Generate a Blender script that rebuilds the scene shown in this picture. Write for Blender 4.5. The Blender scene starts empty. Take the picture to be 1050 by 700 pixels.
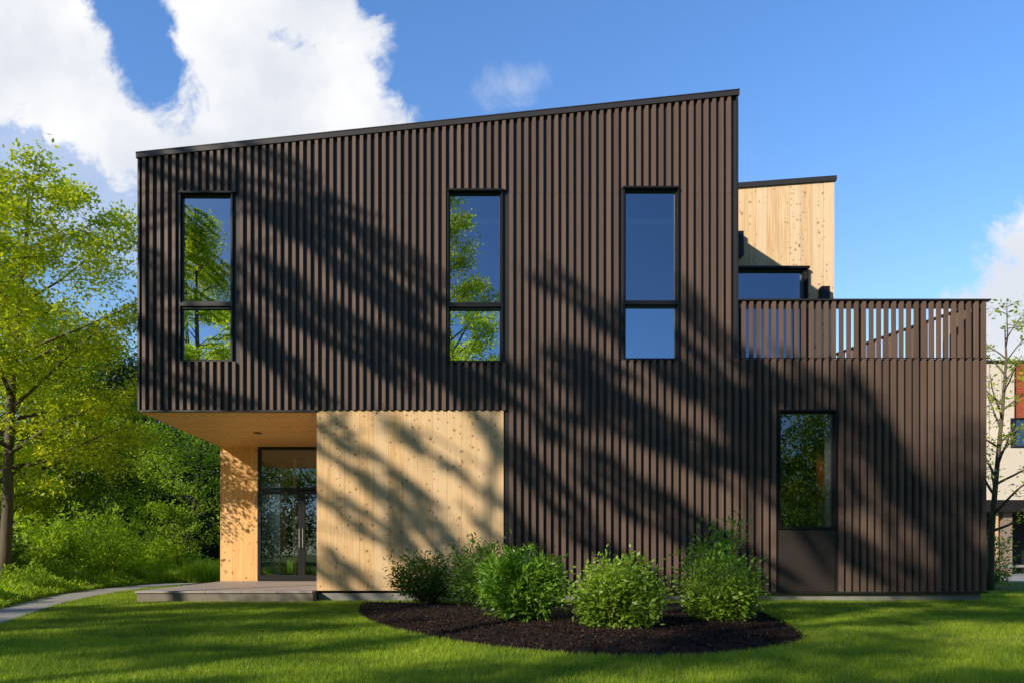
import bpy, math, random
import numpy as np
from mathutils import Vector
random.seed(7); RNG = np.random.default_rng(11)
sc = bpy.context.scene
COL = sc.collection
F, CX, HY, D0, EYE = 700.0, 480.0, 567.0, 12.28, 0.86     # lens in photo pixels, used only to turn measurements into metres
def fx(px, y=0.0): return (px-CX)/F*(D0+y)
def fz(py, y=0.0): return EYE+(HY-py)/F*(D0+y)
def gp(px, py):                                            # ground point
    d = EYE*F/(py-HY); return ((px-CX)/F*d, d-D0)

# ------------------------------------------------------------------ materials
class NT:
    def __init__(s, name):
        s.m = bpy.data.materials.new(name); s.m.use_nodes = True
        s.t = s.m.node_tree; s.t.nodes.clear()
        s.out = s.t.nodes.new('ShaderNodeOutputMaterial')
    def n(s, typ, **kw):
        nd = s.t.nodes.new(typ)
        for k, v in kw.items():
            if k.startswith('i_'): nd.inputs[k[2:].replace('_', ' ')].default_value = v
            else: setattr(nd, k, v)
        return nd
    def l(s, a, b): s.t.links.new(a, b)
    def sock(s, inp, v):
        if isinstance(v, bpy.types.NodeSocket): s.l(v, inp)
        else: inp.default_value = v
    def math(s, op, a, b=0.0, c=0.0, clamp=False):
        nd = s.n('ShaderNodeMath', operation=op, use_clamp=clamp)
        s.sock(nd.inputs[0], a); s.sock(nd.inputs[1], b); s.sock(nd.inputs[2], c)
        return nd.outputs[0]
    def mix(s, f, a, b, blend='MIX'):
        nd = s.n('ShaderNodeMix', data_type='RGBA', blend_type=blend)
        s.sock(nd.inputs[0], f)
        for i, v in ((6, a), (7, b)):
            if isinstance(v, bpy.types.NodeSocket): s.l(v, nd.inputs[i])
            else: nd.inputs[i].default_value = (*v[:3], 1)
        return nd.outputs[2]
    def xyz(s, v):
        nd = s.n('ShaderNodeSeparateXYZ'); s.l(v, nd.inputs[0]); return nd.outputs
    def comb(s, x, y, z):
        nd = s.n('ShaderNodeCombineXYZ')
        for i, v in enumerate((x, y, z)): s.sock(nd.inputs[i], v)
        return nd.outputs[0]
    def noise(s, vec, scale, detail=4, rough=.55, dist=0.0):
        nd = s.n('ShaderNodeTexNoise'); s.l(vec, nd.inputs['Vector'])
        nd.inputs['Scale'].default_value = scale; nd.inputs['Detail'].default_value = detail
        nd.inputs['Roughness'].default_value = rough; nd.inputs['Distortion'].default_value = dist
        return nd.outputs['Fac']
    def step(s, v, a, b):
        nd = s.n('ShaderNodeMapRange', interpolation_type='SMOOTHSTEP')
        s.sock(nd.inputs[0], v); nd.inputs[1].default_value = a; nd.inputs[2].default_value = b
        return nd.outputs[0]
    def pos(s): return s.n('ShaderNodeNewGeometry').outputs['Position']
    def bsdf(s, col, rough=.6, spec=.5, metal=0.0, bump=None, bstr=.3, bdist=.01):
        b = s.n('ShaderNodeBsdfPrincipled')
        if isinstance(col, bpy.types.NodeSocket): s.l(col, b.inputs['Base Color'])
        else: b.inputs['Base Color'].default_value = (*col, 1)
        s.sock(b.inputs['Roughness'], rough); b.inputs['Metallic'].default_value = metal
        b.inputs['Specular IOR Level'].default_value = spec
        if bump is not None:
            bp = s.n('ShaderNodeBump'); bp.inputs['Strength'].default_value = bstr; bp.inputs['Distance'].default_value = bdist
            s.l(bump, bp.inputs['Height']); s.l(bp.outputs[0], b.inputs['Normal'])
        return b.outputs[0]
    def done(s, sh): s.l(sh, s.out.inputs[0]); return s.m

def m_siding():
    t = NT('brown_metal_siding'); p = t.pos(); x, y, z = t.xyz(p)
    streak = t.noise(t.comb(t.math('MULTIPLY', x, 9.0), t.math('MULTIPLY', y, 9.0), t.math('MULTIPLY', z, .5)), 1.0, 4)
    wn = t.n('ShaderNodeTexWhiteNoise', noise_dimensions='1D'); t.l(t.math('FLOOR', t.math('DIVIDE', x, .1375)), wn.inputs['W'])
    c = t.mix(streak, (.125, .080, .061), (.215, .147, .115))
    c = t.mix(t.math('MULTIPLY', wn.outputs[0], .75), c, (.105, .072, .060))
    dirt = t.math('MULTIPLY', t.math('SUBTRACT', 1.0, t.step(z, .15, .75)), t.step(t.noise(p, 7.0, 5), .35, .7))
    c = t.mix(t.math('MULTIPLY', dirt, .45), c, (.17, .14, .11))
    g = t.noise(p, 60.0, 3)
    return t.done(t.bsdf(c, t.math('ADD', t.math('MULTIPLY', streak, .25), .42), .32, 0, g, .08, .003))
def m_plain(name, col, rough=.6, spec=.5, metal=0.0, var=.12, scale=8.0, bs=.1, bd=.004):
    t = NT(name); p = t.pos(); n = t.noise(p, scale, 6)
    lo = tuple(c*(1-var) for c in col); hi = tuple(min(1, c*(1+var)) for c in col)
    return t.done(t.bsdf(t.mix(n, lo, hi), rough, spec, metal, t.noise(p, scale*9, 4), bs, bd))
def m_wood(name, ua, va, wa, tint=(1, 1, 1), plank=.262, knots=True):
    # ua: axis across planks, va: along the grain, wa: the face normal
    t = NT(name); p = t.pos(); o = t.xyz(p); u, v, w = o[ua], o[va], o[wa]
    w = t.math('MULTIPLY', w, .37)
    pi = t.math('FLOOR', t.math('DIVIDE', t.math('ADD', u, 20.03), plank))
    wn = t.n('ShaderNodeTexWhiteNoise', noise_dimensions='1D'); t.l(pi, wn.inputs['W'])
    r = wn.outputs[0]
    off = t.math('MULTIPLY', r, 37.0)
    vg = t.math('ADD', v, off)
    grain = t.noise(t.comb(t.math('MULTIPLY', u, 38.0), t.math('MULTIPLY', vg, 1.3), w), 1.0, 5, .6, .6)
    wide = t.noise(t.comb(t.math('MULTIPLY', u, 9.0), t.math('MULTIPLY', vg, .6), w), 1.0, 3)
    def T(c): return tuple(a*b for a, b in zip(c, tint))
    c = t.mix(t.step(grain, .3, .75), T((.86, .60, .31)), T((.66, .38, .15)))
    c = t.mix(t.math('MULTIPLY', t.step(wide, .45, .8), .55), c, T((.57, .32, .13)))
    c = t.mix(t.math('MULTIPLY', t.step(r, .1, 1.0), .6), c, T((.84, .62, .37)))
    seam = t.math('FRACT', t.math('DIVIDE', t.math('ADD', u, 20.03), plank))
    sm = t.math('LESS_THAN', t.math('ABSOLUTE', t.math('SUBTRACT', seam, .5)), .491)
    c = t.mix(t.math('ADD', t.math('MULTIPLY', sm, .8), .2), T((.26, .14, .06)), c)
    bump = grain
    if knots:
        for (su, sv, rad, thr, seed) in ((.105, .23, .0120, .52, 0.0), (.19, .6, .018, .70, 9.3), (.07, .13, .0085, .50, 4.4)):
            vec = t.comb(t.math('ADD', t.math('DIVIDE', u, su), seed), t.math('DIVIDE', vg, sv), 0.0)
            vo = t.n('ShaderNodeTexVoronoi', feature='F1', voronoi_dimensions='2D'); vo.inputs['Scale'].default_value = 1.0
            vo.inputs['Randomness'].default_value = .85; t.l(vec, vo.inputs['Vector'])
            px, py, _ = t.xyz(vo.outputs['Position']); vx, vy, _ = t.xyz(vec)
            du = t.math('MULTIPLY', t.math('SUBTRACT', px, vx), su); dv = t.math('MULTIPLY', t.math('SUBTRACT', py, vy), sv)
            wob = t.math('MULTIPLY', t.noise(t.comb(u, v, seed), 60.0, 2), .012)
            d = t.math('ADD', t.math('SQRT', t.math('ADD', t.math('MULTIPLY', du, du), t.math('MULTIPLY', dv, dv))), t.math('SUBTRACT', wob, .006))
            cr, cg, _ = t.xyz(vo.outputs['Color'])
            # knots gather in some planks only
            band = t.math('MULTIPLY', t.math('GREATER_THAN', cr, thr), t.math('GREATER_THAN', t.noise(t.comb(t.math('MULTIPLY', u, 4.3), t.math('MULTIPLY', v, .3), seed), 1.0, 2), .52))
            rr = t.math('MULTIPLY', t.math('ADD', cg, .55), rad)
            k = t.math('MULTIPLY', t.math('SUBTRACT', 1.0, t.step(t.math('DIVIDE', d, rr), .7, 1.15)), band)
            halo = t.math('MULTIPLY', t.math('SUBTRACT', 1.0, t.step(t.math('DIVIDE', d, rr), 1.0, 3.2)), band)
            c = t.mix(t.math('MULTIPLY', halo, .4), c, T((.40, .20, .075)))
            c = t.mix(t.math('MULTIPLY', k, .78), c, T((.10, .042, .018)))
    return t.done(t.bsdf(c, .55, .35, 0, bump, .12, .002))
def m_leaf(name, a, b, trans=.45, tr_col=None, gloss=.35):
    t = NT(name)
    at = t.n('ShaderNodeAttribute', attribute_name='rnd')
    big = t.noise(t.pos(), .55, 3)
    f = t.math('ADD', t.math('MULTIPLY', at.outputs['Fac'], .6), t.math('MULTIPLY', t.step(big, .3, .7), .4))
    c = t.mix(f, a, b)
    tc = t.mix(f, tuple(v*1.7 for v in (a[0]*1.25, a[1]*1.15, a[2]*.5)), tuple(v*1.7 for v in (b[0]*1.25, b[1]*1.15, b[2]*.45))) if tr_col is None else tr_col
    pr = t.n('ShaderNodeBsdfPrincipled'); t.l(c, pr.inputs['Base Color']); pr.inputs['Roughness'].default_value = .45
    pr.inputs['Specular IOR Level'].default_value = gloss
    tr = t.n('ShaderNodeBsdfTranslucent'); t.l(tc, tr.inputs[0])
    ms = t.n('ShaderNodeMixShader'); ms.inputs[0].default_value = trans
    t.l(pr.outputs[0], ms.inputs[1]); t.l(tr.outputs[0], ms.inputs[2])
    return t.done(ms.outputs[0])
def m_bark(name, col=(.085, .062, .045)):
    t = NT(name); p = t.pos(); x, y, z = t.xyz(p)
    g = t.noise(t.comb(t.math('MULTIPLY', x, 14.0), t.math('MULTIPLY', y, 14.0), t.math('MULTIPLY', z, 3.0)), 1.0, 6, .7)
    return t.done(t.bsdf(t.mix(g, tuple(c*.5 for c in col), tuple(c*1.5 for c in col)), .9, .2, 0, g, .8, .03))
def m_glass(name, refl=.5, tint=(.86, .93, .95), rt=(.93, .96, 1.0)):
    t = NT(name)
    gl = t.n('ShaderNodeBsdfGlossy'); gl.inputs['Color'].default_value = (*rt, 1); gl.inputs['Roughness'].default_value = 0.0
    bp = t.n('ShaderNodeBump'); bp.inputs['Strength'].default_value = .05; bp.inputs['Distance'].default_value = .02
    t.l(t.noise(t.pos(), 1.3, 1), bp.inputs['Height']); t.l(bp.outputs[0], gl.inputs['Normal'])
    tr = t.n('ShaderNodeBsdfTransparent'); tr.inputs[0].default_value = (*tint, 1)
    fr = t.n('ShaderNodeFresnel'); fr.inputs[0].default_value = 1.5
    ms = t.n('ShaderNodeMixShader'); t.l(t.math('ADD', t.math('MULTIPLY', fr.outputs[0], .5), refl, clamp=True), ms.inputs[0])
    t.l(tr.outputs[0], ms.inputs[1]); t.l(gl.outputs[0], ms.inputs[2])
    return t.done(ms.outputs[0])
def m_lawn():
    t = NT('lawn_soil'); p = t.pos(); n = t.noise(p, 1.1, 4); f = t.noise(p, 45.0, 5, .7)
    c = t.mix(n, (.055, .130, .012), (.110, .210, .020)); c = t.mix(t.step(f, .3, .6), (.030, .060, .010), c)
    return t.done(t.bsdf(c, .9, .1, 0, f, .8, .03))
def m_blade():
    t = NT('grass_blades'); at = t.n('ShaderNodeAttribute', attribute_name='rnd')
    big = t.step(t.noise(t.pos(), .9, 3), .3, .7)
    f = t.math('ADD', t.math('MULTIPLY', at.outputs['Fac'], .55), t.math('MULTIPLY', big, .45))
    c = t.mix(f, (.080, .180, .012), (.500, .620, .040))
    dry = t.step(t.noise(t.pos(), .45, 5, .6), .52, .75)
    c = t.mix(t.math('MULTIPLY', dry, .45), c, (.42, .42, .08))
    clov = t.step(t.noise(t.pos(), 2.6, 3, .5), .60, .68)
    c = t.mix(t.math('MULTIPLY', clov, .5), c, (.05, .15, .02))
    c = t.mix(t.math('GREATER_THAN', at.outputs['Fac'], .98), c, (.45, .38, .18))
    pr = t.n('ShaderNodeBsdfPrincipled'); t.l(c, pr.inputs['Base Color']); pr.inputs['Roughness'].default_value = .5; pr.inputs['Specular IOR Level'].default_value = .3
    tr = t.n('ShaderNodeBsdfTranslucent'); t.l(t.mix(1.0, c, (1.5, 1.5, .8), 'MULTIPLY'), tr.inputs[0])
    ms = t.n('ShaderNodeMixShader'); ms.inputs[0].default_value = .4
    t.l(pr.outputs[0], ms.inputs[1]); t.l(tr.outputs[0], ms.inputs[2]); return t.done(ms.outputs[0])
def m_mulch(name='bark_mulch', chips=False):
    t = NT(name); p = t.pos(); n = t.noise(p, 50.0, 6, .75); b = t.noise(p, 2.0, 3)
    if chips:
        at = t.n('ShaderNodeAttribute', attribute_name='rnd'); c = t.mix(at.outputs['Fac'], (.012, .0065, .0045), (.062, .031, .020))
        c = t.mix(t.math('GREATER_THAN', at.outputs['Fac'], .96), c, (.17, .10, .065))
    else: c = t.mix(n, (.009, .005, .004), (.032, .017, .012))
    return t.done(t.bsdf(c, .8, .3, 0, n, 1.0, .03))
def m_concrete(name='concrete', col=(.34, .33, .30), sc_=6.0):
    t = NT(name); p = t.pos(); n = t.noise(p, sc_, 8, .65); n2 = t.noise(p, 1.2, 3)
    c = t.mix(n, tuple(v*.72 for v in col), tuple(v*1.15 for v in col)); c = t.mix(t.math('MULTIPLY', n2, .4), c, tuple(v*.6 for v in col))
    return t.done(t.bsdf(c, .85, .3, 0, t.noise(p, 80.0, 4), .3, .004))

def m_brick():
    t = NT('red_brick'); x, y, z = t.xyz(t.pos()); b = t.n('ShaderNodeTexBrick'); b.inputs['Scale'].default_value = 1.0
    t.l(t.comb(x, z, 0.0), b.inputs['Vector']); b.inputs['Brick Width'].default_value = .3; b.inputs['Row Height'].default_value = .1; b.inputs['Mortar Size'].default_value = .008
    b.inputs['Color1'].default_value = (.50, .10, .04, 1); b.inputs['Color2'].default_value = (.34, .06, .03, 1); b.inputs['Mortar'].default_value = (.30, .16, .11, 1)
    return t.done(t.bsdf(b.outputs[0], .75, .2))
M = dict(
    siding=m_siding(),
    trim=m_plain('dark_trim_metal', (.030, .027, .027), .42, .5, 0, .1),
    cap=m_plain('roof_edge_metal', (.055, .050, .050), .38, .5, .2, .1),
    slat=m_siding(),
    frame=m_plain('dark_window_frame', (.012, .0115, .012), .35, .5, 0, .1),
    flat=m_plain('dark_flat_panel', (.040, .031, .027), .45, .5, 0, .08, 2.0, .03),
    clt=m_wood('knotty_spruce_panel', 0, 2, 1),
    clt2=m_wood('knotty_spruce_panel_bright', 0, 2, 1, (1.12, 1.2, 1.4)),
    cltside=m_wood('knotty_spruce_side', 1, 2, 0),
    soffit=m_wood('spruce_soffit', 1, 0, 2, (1.05, .93, .75), .24, True),
    entry=m_wood('spruce_entry_wall', 0, 2, 1, (1.08, .93, .72)),
    white=m_plain('white_interior_paint', (.82, .82, .80), .6, .3, 0, .03),
    grey=m_plain('interior_grey_paint', (.30, .29, .27), .7, .3, 0, .05),
    redc=m_plain('orange_red_reflection', (.90, .26, .07), .6, .3),  # colour of the reflected building that the added board stands in for
    glass=m_glass('window_glass', .56, rt=(.80, .92, 1.06)), doorglass=m_glass('door_glass', .26),
    glass2=m_glass('window_glass_lower', .80, rt=(.82, 1.0, 1.15)), glass4=m_glass('window_glass_ground', .36), bglass=m_glass('blue_terrace_glass', .55, rt=(.75, .85, 1.0)),
    concrete=m_concrete(), deckb=m_concrete('porch_side_panel', (.27, .23, .18)),
    deck=m_plain('porch_stone_paving', (.38, .33, .30), .6, .4, 0, .2, 5.0),
    path=m_concrete('path_gravel', (.42, .40, .37), 14.0),
    lawn=m_lawn(), blade=m_blade(), mulch=m_mulch(), chips=m_mulch('bark_chips', True),
    bark=m_bark('tree_bark'), barkl=m_bark('pale_tree_bark', (.15, .12, .09)), barkd=m_bark('dark_tree_bark', (.045, .035, .028)), stem=m_bark('shrub_stem', (.10, .06, .035)),
    lf_yel=m_leaf('leaf_yellow_green', (.140, .215, .012), (.540, .620, .034), .50),
    lf_mid=m_leaf('leaf_mid_green', (.055, .120, .012), (.190, .270, .022), .34),
    lf_dark=m_leaf('leaf_dark_green', (.010, .034, .008), (.032, .072, .014), .2),
    lf_lite=m_leaf('leaf_light_green', (.120, .220, .018), (.380, .520, .050), .5),
    lf_shrub=m_leaf('leaf_box_shrub', (.045, .110, .012), (.310, .460, .035), .34, gloss=.6),
    lf_long=m_leaf('leaf_long_shrub', (.060, .165, .016), (.230, .400, .035), .38, gloss=.5),
    lf_deep=m_leaf('leaf_deep_shrub', (.035, .100, .018), (.130, .230, .030), .35, gloss=.4),
    cream=m_plain('cream_cladding', (.74, .66, .55), .7, .3, 0, .04),
    redb=m_brick(),
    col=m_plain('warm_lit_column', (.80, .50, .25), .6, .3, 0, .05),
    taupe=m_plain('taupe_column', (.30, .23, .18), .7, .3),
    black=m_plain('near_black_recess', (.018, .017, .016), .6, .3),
    steel=m_plain('brushed_steel', (.5, .5, .5), .3, .5, .9),
)

# ------------------------------------------------------------------ object helpers
def tag(o, label=None, cat=None, group=None, kind=None):
    if label: o['label'] = label
    if cat: o['category'] = cat
    if group: o['group'] = group
    if kind: o['kind'] = kind
    return o
def thing(name, label, cat, loc=(0, 0, 0), group=None):
    o = bpy.data.objects.new(name, None); COL.objects.link(o); o.location = loc; o.empty_display_size = .3
    return tag(o, label, cat, group)
def wl(o):
    v = Vector((0, 0, 0))
    while o is not None: v = v+o.location; o = o.parent
    return v
def link(name, me, mat, parent=None):
    me.materials.append(mat)
    o = bpy.data.objects.new(name, me); COL.objects.link(o)
    if parent is not None:
        off = wl(parent); n = len(me.vertices); a = np.empty(n*3, np.float32); me.vertices.foreach_get('co', a)
        a = a.reshape(-1, 3)-np.array(off, np.float32); me.vertices.foreach_set('co', a.ravel()); o.parent = parent; me.update()
    return o
def npmesh(name, V, Fc, rnd=None, smooth=False):
    me = bpy.data.meshes.new(name); V = np.asarray(V, np.float32); Fc = np.asarray(Fc, np.int32); k = Fc.shape[1]
    me.vertices.add(len(V)); me.vertices.foreach_set('co', V.ravel())
    me.loops.add(Fc.size); me.loops.foreach_set('vertex_index', Fc.ravel())
    me.polygons.add(len(Fc)); me.polygons.foreach_set('loop_start', np.arange(len(Fc), dtype=np.int32)*k)
    me.polygons.foreach_set('use_smooth', np.full(len(Fc), smooth))
    me.update(calc_edges=True)
    if rnd is not None:
        at = me.attributes.new('rnd', 'FLOAT', 'FACE'); at.data.foreach_set('value', np.asarray(rnd, np.float32))
    return me
class MB:
    def __init__(s): s.v = []; s.f = []; s.sm = False
    def box(s, x0, x1, y0, y1, z0, z1):
        s.hexa([(x0, y0, z0), (x1, y0, z0), (x1, y1, z0), (x0, y1, z0), (x0, y0, z1), (x1, y0, z1), (x1, y1, z1), (x0, y1, z1)]); return s
    def hexa(s, p):
        b = len(s.v); s.v += [tuple(q) for q in p]
        s.f += [tuple(b+i for i in q) for q in ((0, 3, 2, 1), (4, 5, 6, 7), (0, 1, 5, 4), (1, 2, 6, 5), (2, 3, 7, 6), (3, 0, 4, 7))]; return s
    def poly(s, pts):
        b = len(s.v); s.v += pts; s.f.append(tuple(range(b, b+len(pts)))); return s
    def prism(s, poly, z0, z1):
        n = len(poly); b = len(s.v); s.v += [(x, y, z0) for x, y in poly]+[(x, y, z1) for x, y in poly]
        s.f += [tuple(b+i for i in range(n))[::-1], tuple(b+n+i for i in range(n))]+[(b+i, b+(i+1) % n, b+n+(i+1) % n, b+n+i) for i in range(n)]; return s
    def tube(s, pts, rad, n=7):
        pts = [Vector(p) for p in pts]; b = len(s.v)
        for i, p in enumerate(pts):
            d = (pts[min(i+1, len(pts)-1)]-pts[max(i-1, 0)]).normalized()
            a = d.orthogonal().normalized() if abs(d.z) < .3 else d.cross(Vector((0, 1, 0.01))).normalized(); c = d.cross(a)
            r = rad[i] if hasattr(rad, '__len__') else rad
            for k in range(n):
                an = 2*math.pi*k/n; s.v.append(tuple(p+a*math.cos(an)*r+c*math.sin(an)*r))
        for i in range(len(pts)-1):
            for k in range(n):
                s.f.append((b+i*n+k, b+i*n+(k+1) % n, b+(i+1)*n+(k+1) % n, b+(i+1)*n+k))
        s.f.append(tuple(b+k for k in range(n))[::-1]); s.f.append(tuple(b+(len(pts)-1)*n+k for k in range(n))); return s
    def build(s, name, mat, parent=None, smooth=False, bevel=0):
        me = bpy.data.meshes.new(name); me.from_pydata(s.v, [], s.f); me.update()
        if smooth: me.polygons.foreach_set('use_smooth', np.full(len(me.polygons), True))
        o = link(name, me, mat, parent)
        if bevel:
            b = o.modifiers.new('Bevel', 'BEVEL'); b.width = bevel; b.segments = 2; b.limit_method = 'ANGLE'
        return o
def cells(mb, x0, x1, z0, z1, holes, y0, y1, ztop=None):
    """wall with rectangular openings as boxes; ztop(x) gives a sloping upper edge"""
    xs = sorted({x0, x1, *[h[0] for h in holes if x0 < h[0] < x1], *[h[1] for h in holes if x0 < h[1] < x1]})
    for a, b in zip(xs[:-1], xs[1:]):
        m = (a+b)/2; hs = sorted([(h[2], h[3]) for h in holes if h[0] < m < h[1]])
        z = z0; segs = []
        for lo, hi in hs: segs.append((z, lo)); z = hi
        segs.append((z, z1))
        for i, (lo, hi) in enumerate(segs):
            if hi-lo < 1e-4: continue
            if ztop and i == len(segs)-1: ta, tb = ztop(a), ztop(b)
            else: ta = tb = hi
            if lo < max(ta, tb): mb.hexa([(a, y0, lo), (b, y0, lo), (b, y1, lo), (a, y1, lo), (a, y0, ta), (b, y0, tb), (b, y1, tb), (a, y1, ta)])

# ------------------------------------------------------------------ setting: ground, lawn, path
g = MB(); R_ = 400.0; g.poly([(-R_, -R_, -.012), (R_, -R_, -.012), (R_, R_, -.012), (-R_, R_, -.012)]); tag(g.build('ground', M['lawn']), kind='structure')

pathL = [(-4.6, -9.5), (-5.7, -6.0), (-6.55, -3.4), (-7.15, -1.8), (-8.30, 1.4), (-8.74, 4.0), (-8.72, 6.5), (-8.2, 9.5), (-7.2, 13.0)]
pathR = [(-2.9, -9.9), (-4.35, -6.6), (-5.40, -4.6), (-6.15, -2.7), (-7.10, 0.0), (-7.78, 3.5), (-7.75, 6.3), (-7.2, 9.2), (-6.3, 12.5)]
def smooth_line(p, n=8):
    out = []
    for i in range(len(p)-1):
        p0, p1, p2, p3 = p[max(i-1, 0)], p[i], p[i+1], p[min(i+2, len(p)-1)]
        for k in range(n):
            t = k/n; out.append(tuple(.5*((2*p1[j])+(-p0[j]+p2[j])*t+(2*p0[j]-5*p1[j]+4*p2[j]-p3[j])*t*t+(-p0[j]+3*p1[j]-3*p2[j]+p3[j])*t**3) for j in range(len(p1))))
    out.append(p[-1]); return out
PL, PR = smooth_line(pathL), smooth_line(pathR)
pm = MB()
for i in range(len(PL)-1):
    a, b, c, d = PL[i], PR[i], PR[i+1], PL[i+1]
    pm.hexa([(a[0], a[1], -.05), (b[0], b[1], -.05), (c[0], c[1], -.05), (d[0], d[1], -.05), (a[0], a[1], .02), (b[0], b[1], .02), (c[0], c[1], .02), (d[0], d[1], .02)])
tag(pm.build('path', M['path']), kind='structure')

bedpx = [(372, 617.0), (366, 626), (374, 634), (396, 643), (440, 653), (500, 663), (580, 670.5), (680, 673), (755, 669), (805, 661), (826, 655), (816, 645), (797, 635), (782, 627), (780, 618)]
BED = [gp(*p) for p in bedpx]; BED = [(x, min(y, -.06)) for x, y in BED]
BEDs = [(x+.03*math.sin(i*1.7)+random.uniform(-.02, .02), min(y+.03*math.sin(i*2.3+1)+random.uniform(-.02, .02), -.055)) for i, (x, y) in enumerate(smooth_line(BED, 12))]
def inpoly(x, y, poly):
    ins = np.zeros(len(x), bool); n = len(poly); j = n-1
    for i in range(n):
        xi, yi = poly[i]; xj, yj = poly[j]
        c = ((yi > y) != (yj > y)) & (x < (xj-xi)*(y-yi)/(yj-yi+1e-12)+xi); ins ^= c; j = i
    return ins
cxb, cyb = np.mean([p[0] for p in BEDs]), np.mean([p[1] for p in BEDs])
def bedz(r): return .005+.075*(1-r**3)
V = []; Fc = []; NR = 26; NB = len(BEDs)
for j in range(NR+1):
    r = j/NR
    for (x, y) in BEDs:
        V.append((cxb+(x-cxb)*r, cyb+(y-cyb)*r, bedz(r)+random.uniform(-.008, .008)*(r < 1)-(.03 if r == 1 else 0)))
for j in range(NR):
    for i in range(NB):
        k = (i+1) % NB; Fc.append((j*NB+i, (j+1)*NB+i, (j+1)*NB+k, j*NB+k))
bed = link('mulch_bed', npmesh('mulch_bed', V, Fc, smooth=True), M['mulch']); tag(bed, kind='structure')
# loose chips
n = 26000; r = np.sqrt(RNG.random(n))*.995; ti = RNG.random(n)*NB; i0 = ti.astype(int) % NB; fr = ti-np.floor(ti)
B = np.array(BEDs); P = B[i0]*(1-fr[:, None])+B[(i0+1) % NB]*fr[:, None]
cx_ = cxb+(P[:, 0]-cxb)*r; cy_ = cyb+(P[:, 1]-cyb)*r
C = np.stack([cx_, cy_, .012+.075*(1-r**3)+RNG.random(n)*.012], 1)
def rand_dirs(n, flat=1.0):
    v = RNG.normal(size=(n, 3)); v[:, 2] *= flat; return v/np.linalg.norm(v, axis=1)[:, None]
def cards(C, Ld, Sd, L, W):
    """diamond leaves: C base, Ld along, Sd side"""
    a = C; b = C+Ld*(L*.45)[:, None]+Sd*(W*.5)[:, None]; c = C+Ld*L[:, None]; d = C+Ld*(L*.45)[:, None]-Sd*(W*.5)[:, None]
    V = np.stack([a, b, c, d], 1).reshape(-1, 3); Fc = np.arange(len(C)*4).reshape(-1, 4); return V, Fc
Ld = rand_dirs(n, .35); Sd = np.cross(Ld, rand_dirs(n)); Sd /= np.linalg.norm(Sd, axis=1)[:, None]
V, Fc = cards(C, Ld, Sd, RNG.uniform(.015, .05, n), RNG.uniform(.008, .02, n))
tag(link('bark_chips', npmesh('bark_chips', V, Fc, RNG.random(n)), M['chips']), 'dark brown shredded bark chips covering the planting bed', 'mulch', kind='stuff')

# grass blades, one object: nobody could count it
def make_grass():
    N = 4200000
    d = RNG.uniform(3.2, 18.5, N)
    half = d*.86+1.2
    x = (RNG.random(N)*2-1)*half+.3; y = d-D0
    keep = RNG.random(N) < np.minimum(1, (4.2/d)**1.0)*(half/17.0)
    PLa, PRa = np.array(PL), np.array(PR)
    keep &= ~inpoly(x, y, BEDs)
    keep &= ~((y > -.02) & (x > -5.95) & (x < 9.4)) & ~((y > -.37) & (x > -5.85) & (x < -2.68))
    pr = np.interp(y, PRa[:, 1], PRa[:, 0]); keep &= x > pr+.02*RNG.normal(size=N)
    keep &= (y < 6.5) & ~((y > 3) & (x > 9))
    x, y, d = x[keep], y[keep], d[keep]; n = len(x)
    patch = np.sin(x*2.1+np.sin(y*1.7)*1.3)*np.sin(y*2.6+x*.7)
    h = RNG.uniform(.024, .048, n)*(1+.15*patch); w = RNG.uniform(.0020, .0038, n)*(1+np.clip((d-5)/9, 0, 1)*1.4)
    az = RNG.random(n)*2*np.pi; lean = RNG.uniform(.2, 1.1, n)
    dx, dy = np.cos(az), np.sin(az); sa = az+np.pi/2+RNG.normal(size=n)*.5; sx, sy = np.cos(sa)*w/2, np.sin(sa)*w/2
    z0 = np.full(n, -.012)
    v0 = np.stack([x-sx, y-sy, z0], 1); v1 = np.stack([x+sx, y+sy, z0], 1)
    mx, my = x+dx*lean*h*.35, y+dy*lean*h*.35
    v2 = np.stack([mx+sx*.8, my+sy*.8, h*.6], 1); v3 = np.stack([mx-sx*.8, my-sy*.8, h*.6], 1)
    tx, ty = x+dx*lean*h*1.0, y+dy*lean*h*1.0
    v4 = np.stack([tx+sx*.15, ty+sy*.15, h], 1); v5 = np.stack([tx-sx*.15, ty-sy*.15, h], 1)
    V = np.stack([v0, v1, v2, v3, v4, v5], 1).reshape(-1, 3); b = np.arange(n)*6
    Fc = np.concatenate([np.stack([b, b+1, b+2, b+3], 1), np.stack([b+3, b+2, b+4, b+5], 1)])
    r = RNG.random(n); print('grass blades', n)
    return npmesh('lawn_grass', V, Fc, np.concatenate([r, r]), True)
tag(link('lawn_grass', make_grass(), M['blade']), 'short mown green lawn in front of the dark house', 'grass', kind='stuff')

nf = 420; fxx = RNG.uniform(-7, 7, nf); fyy = RNG.uniform(-8.3, -.5, nf); kf = ~inpoly(fxx, fyy, BEDs); fxx, fyy = fxx[kf], fyy[kf]; nf = len(fxx)
Ld = rand_dirs(nf, .3); Sd = np.cross(Ld, rand_dirs(nf, 3)); Sd /= np.linalg.norm(Sd, axis=1)[:, None]
V, Fc = cards(np.stack([fxx, fyy, RNG.uniform(.025, .045, nf)], 1), Ld, Sd, RNG.uniform(.02, .045, nf), RNG.uniform(.012, .025, nf))
tag(link('fallen_leaves', npmesh('fallen_leaves', V, Fc, RNG.random(nf)), m_leaf('fallen_leaf', (.30, .22, .06), (.16, .09, .04), .2)), 'small dry leaves scattered over the lawn', 'leaves', kind='stuff')

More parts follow.
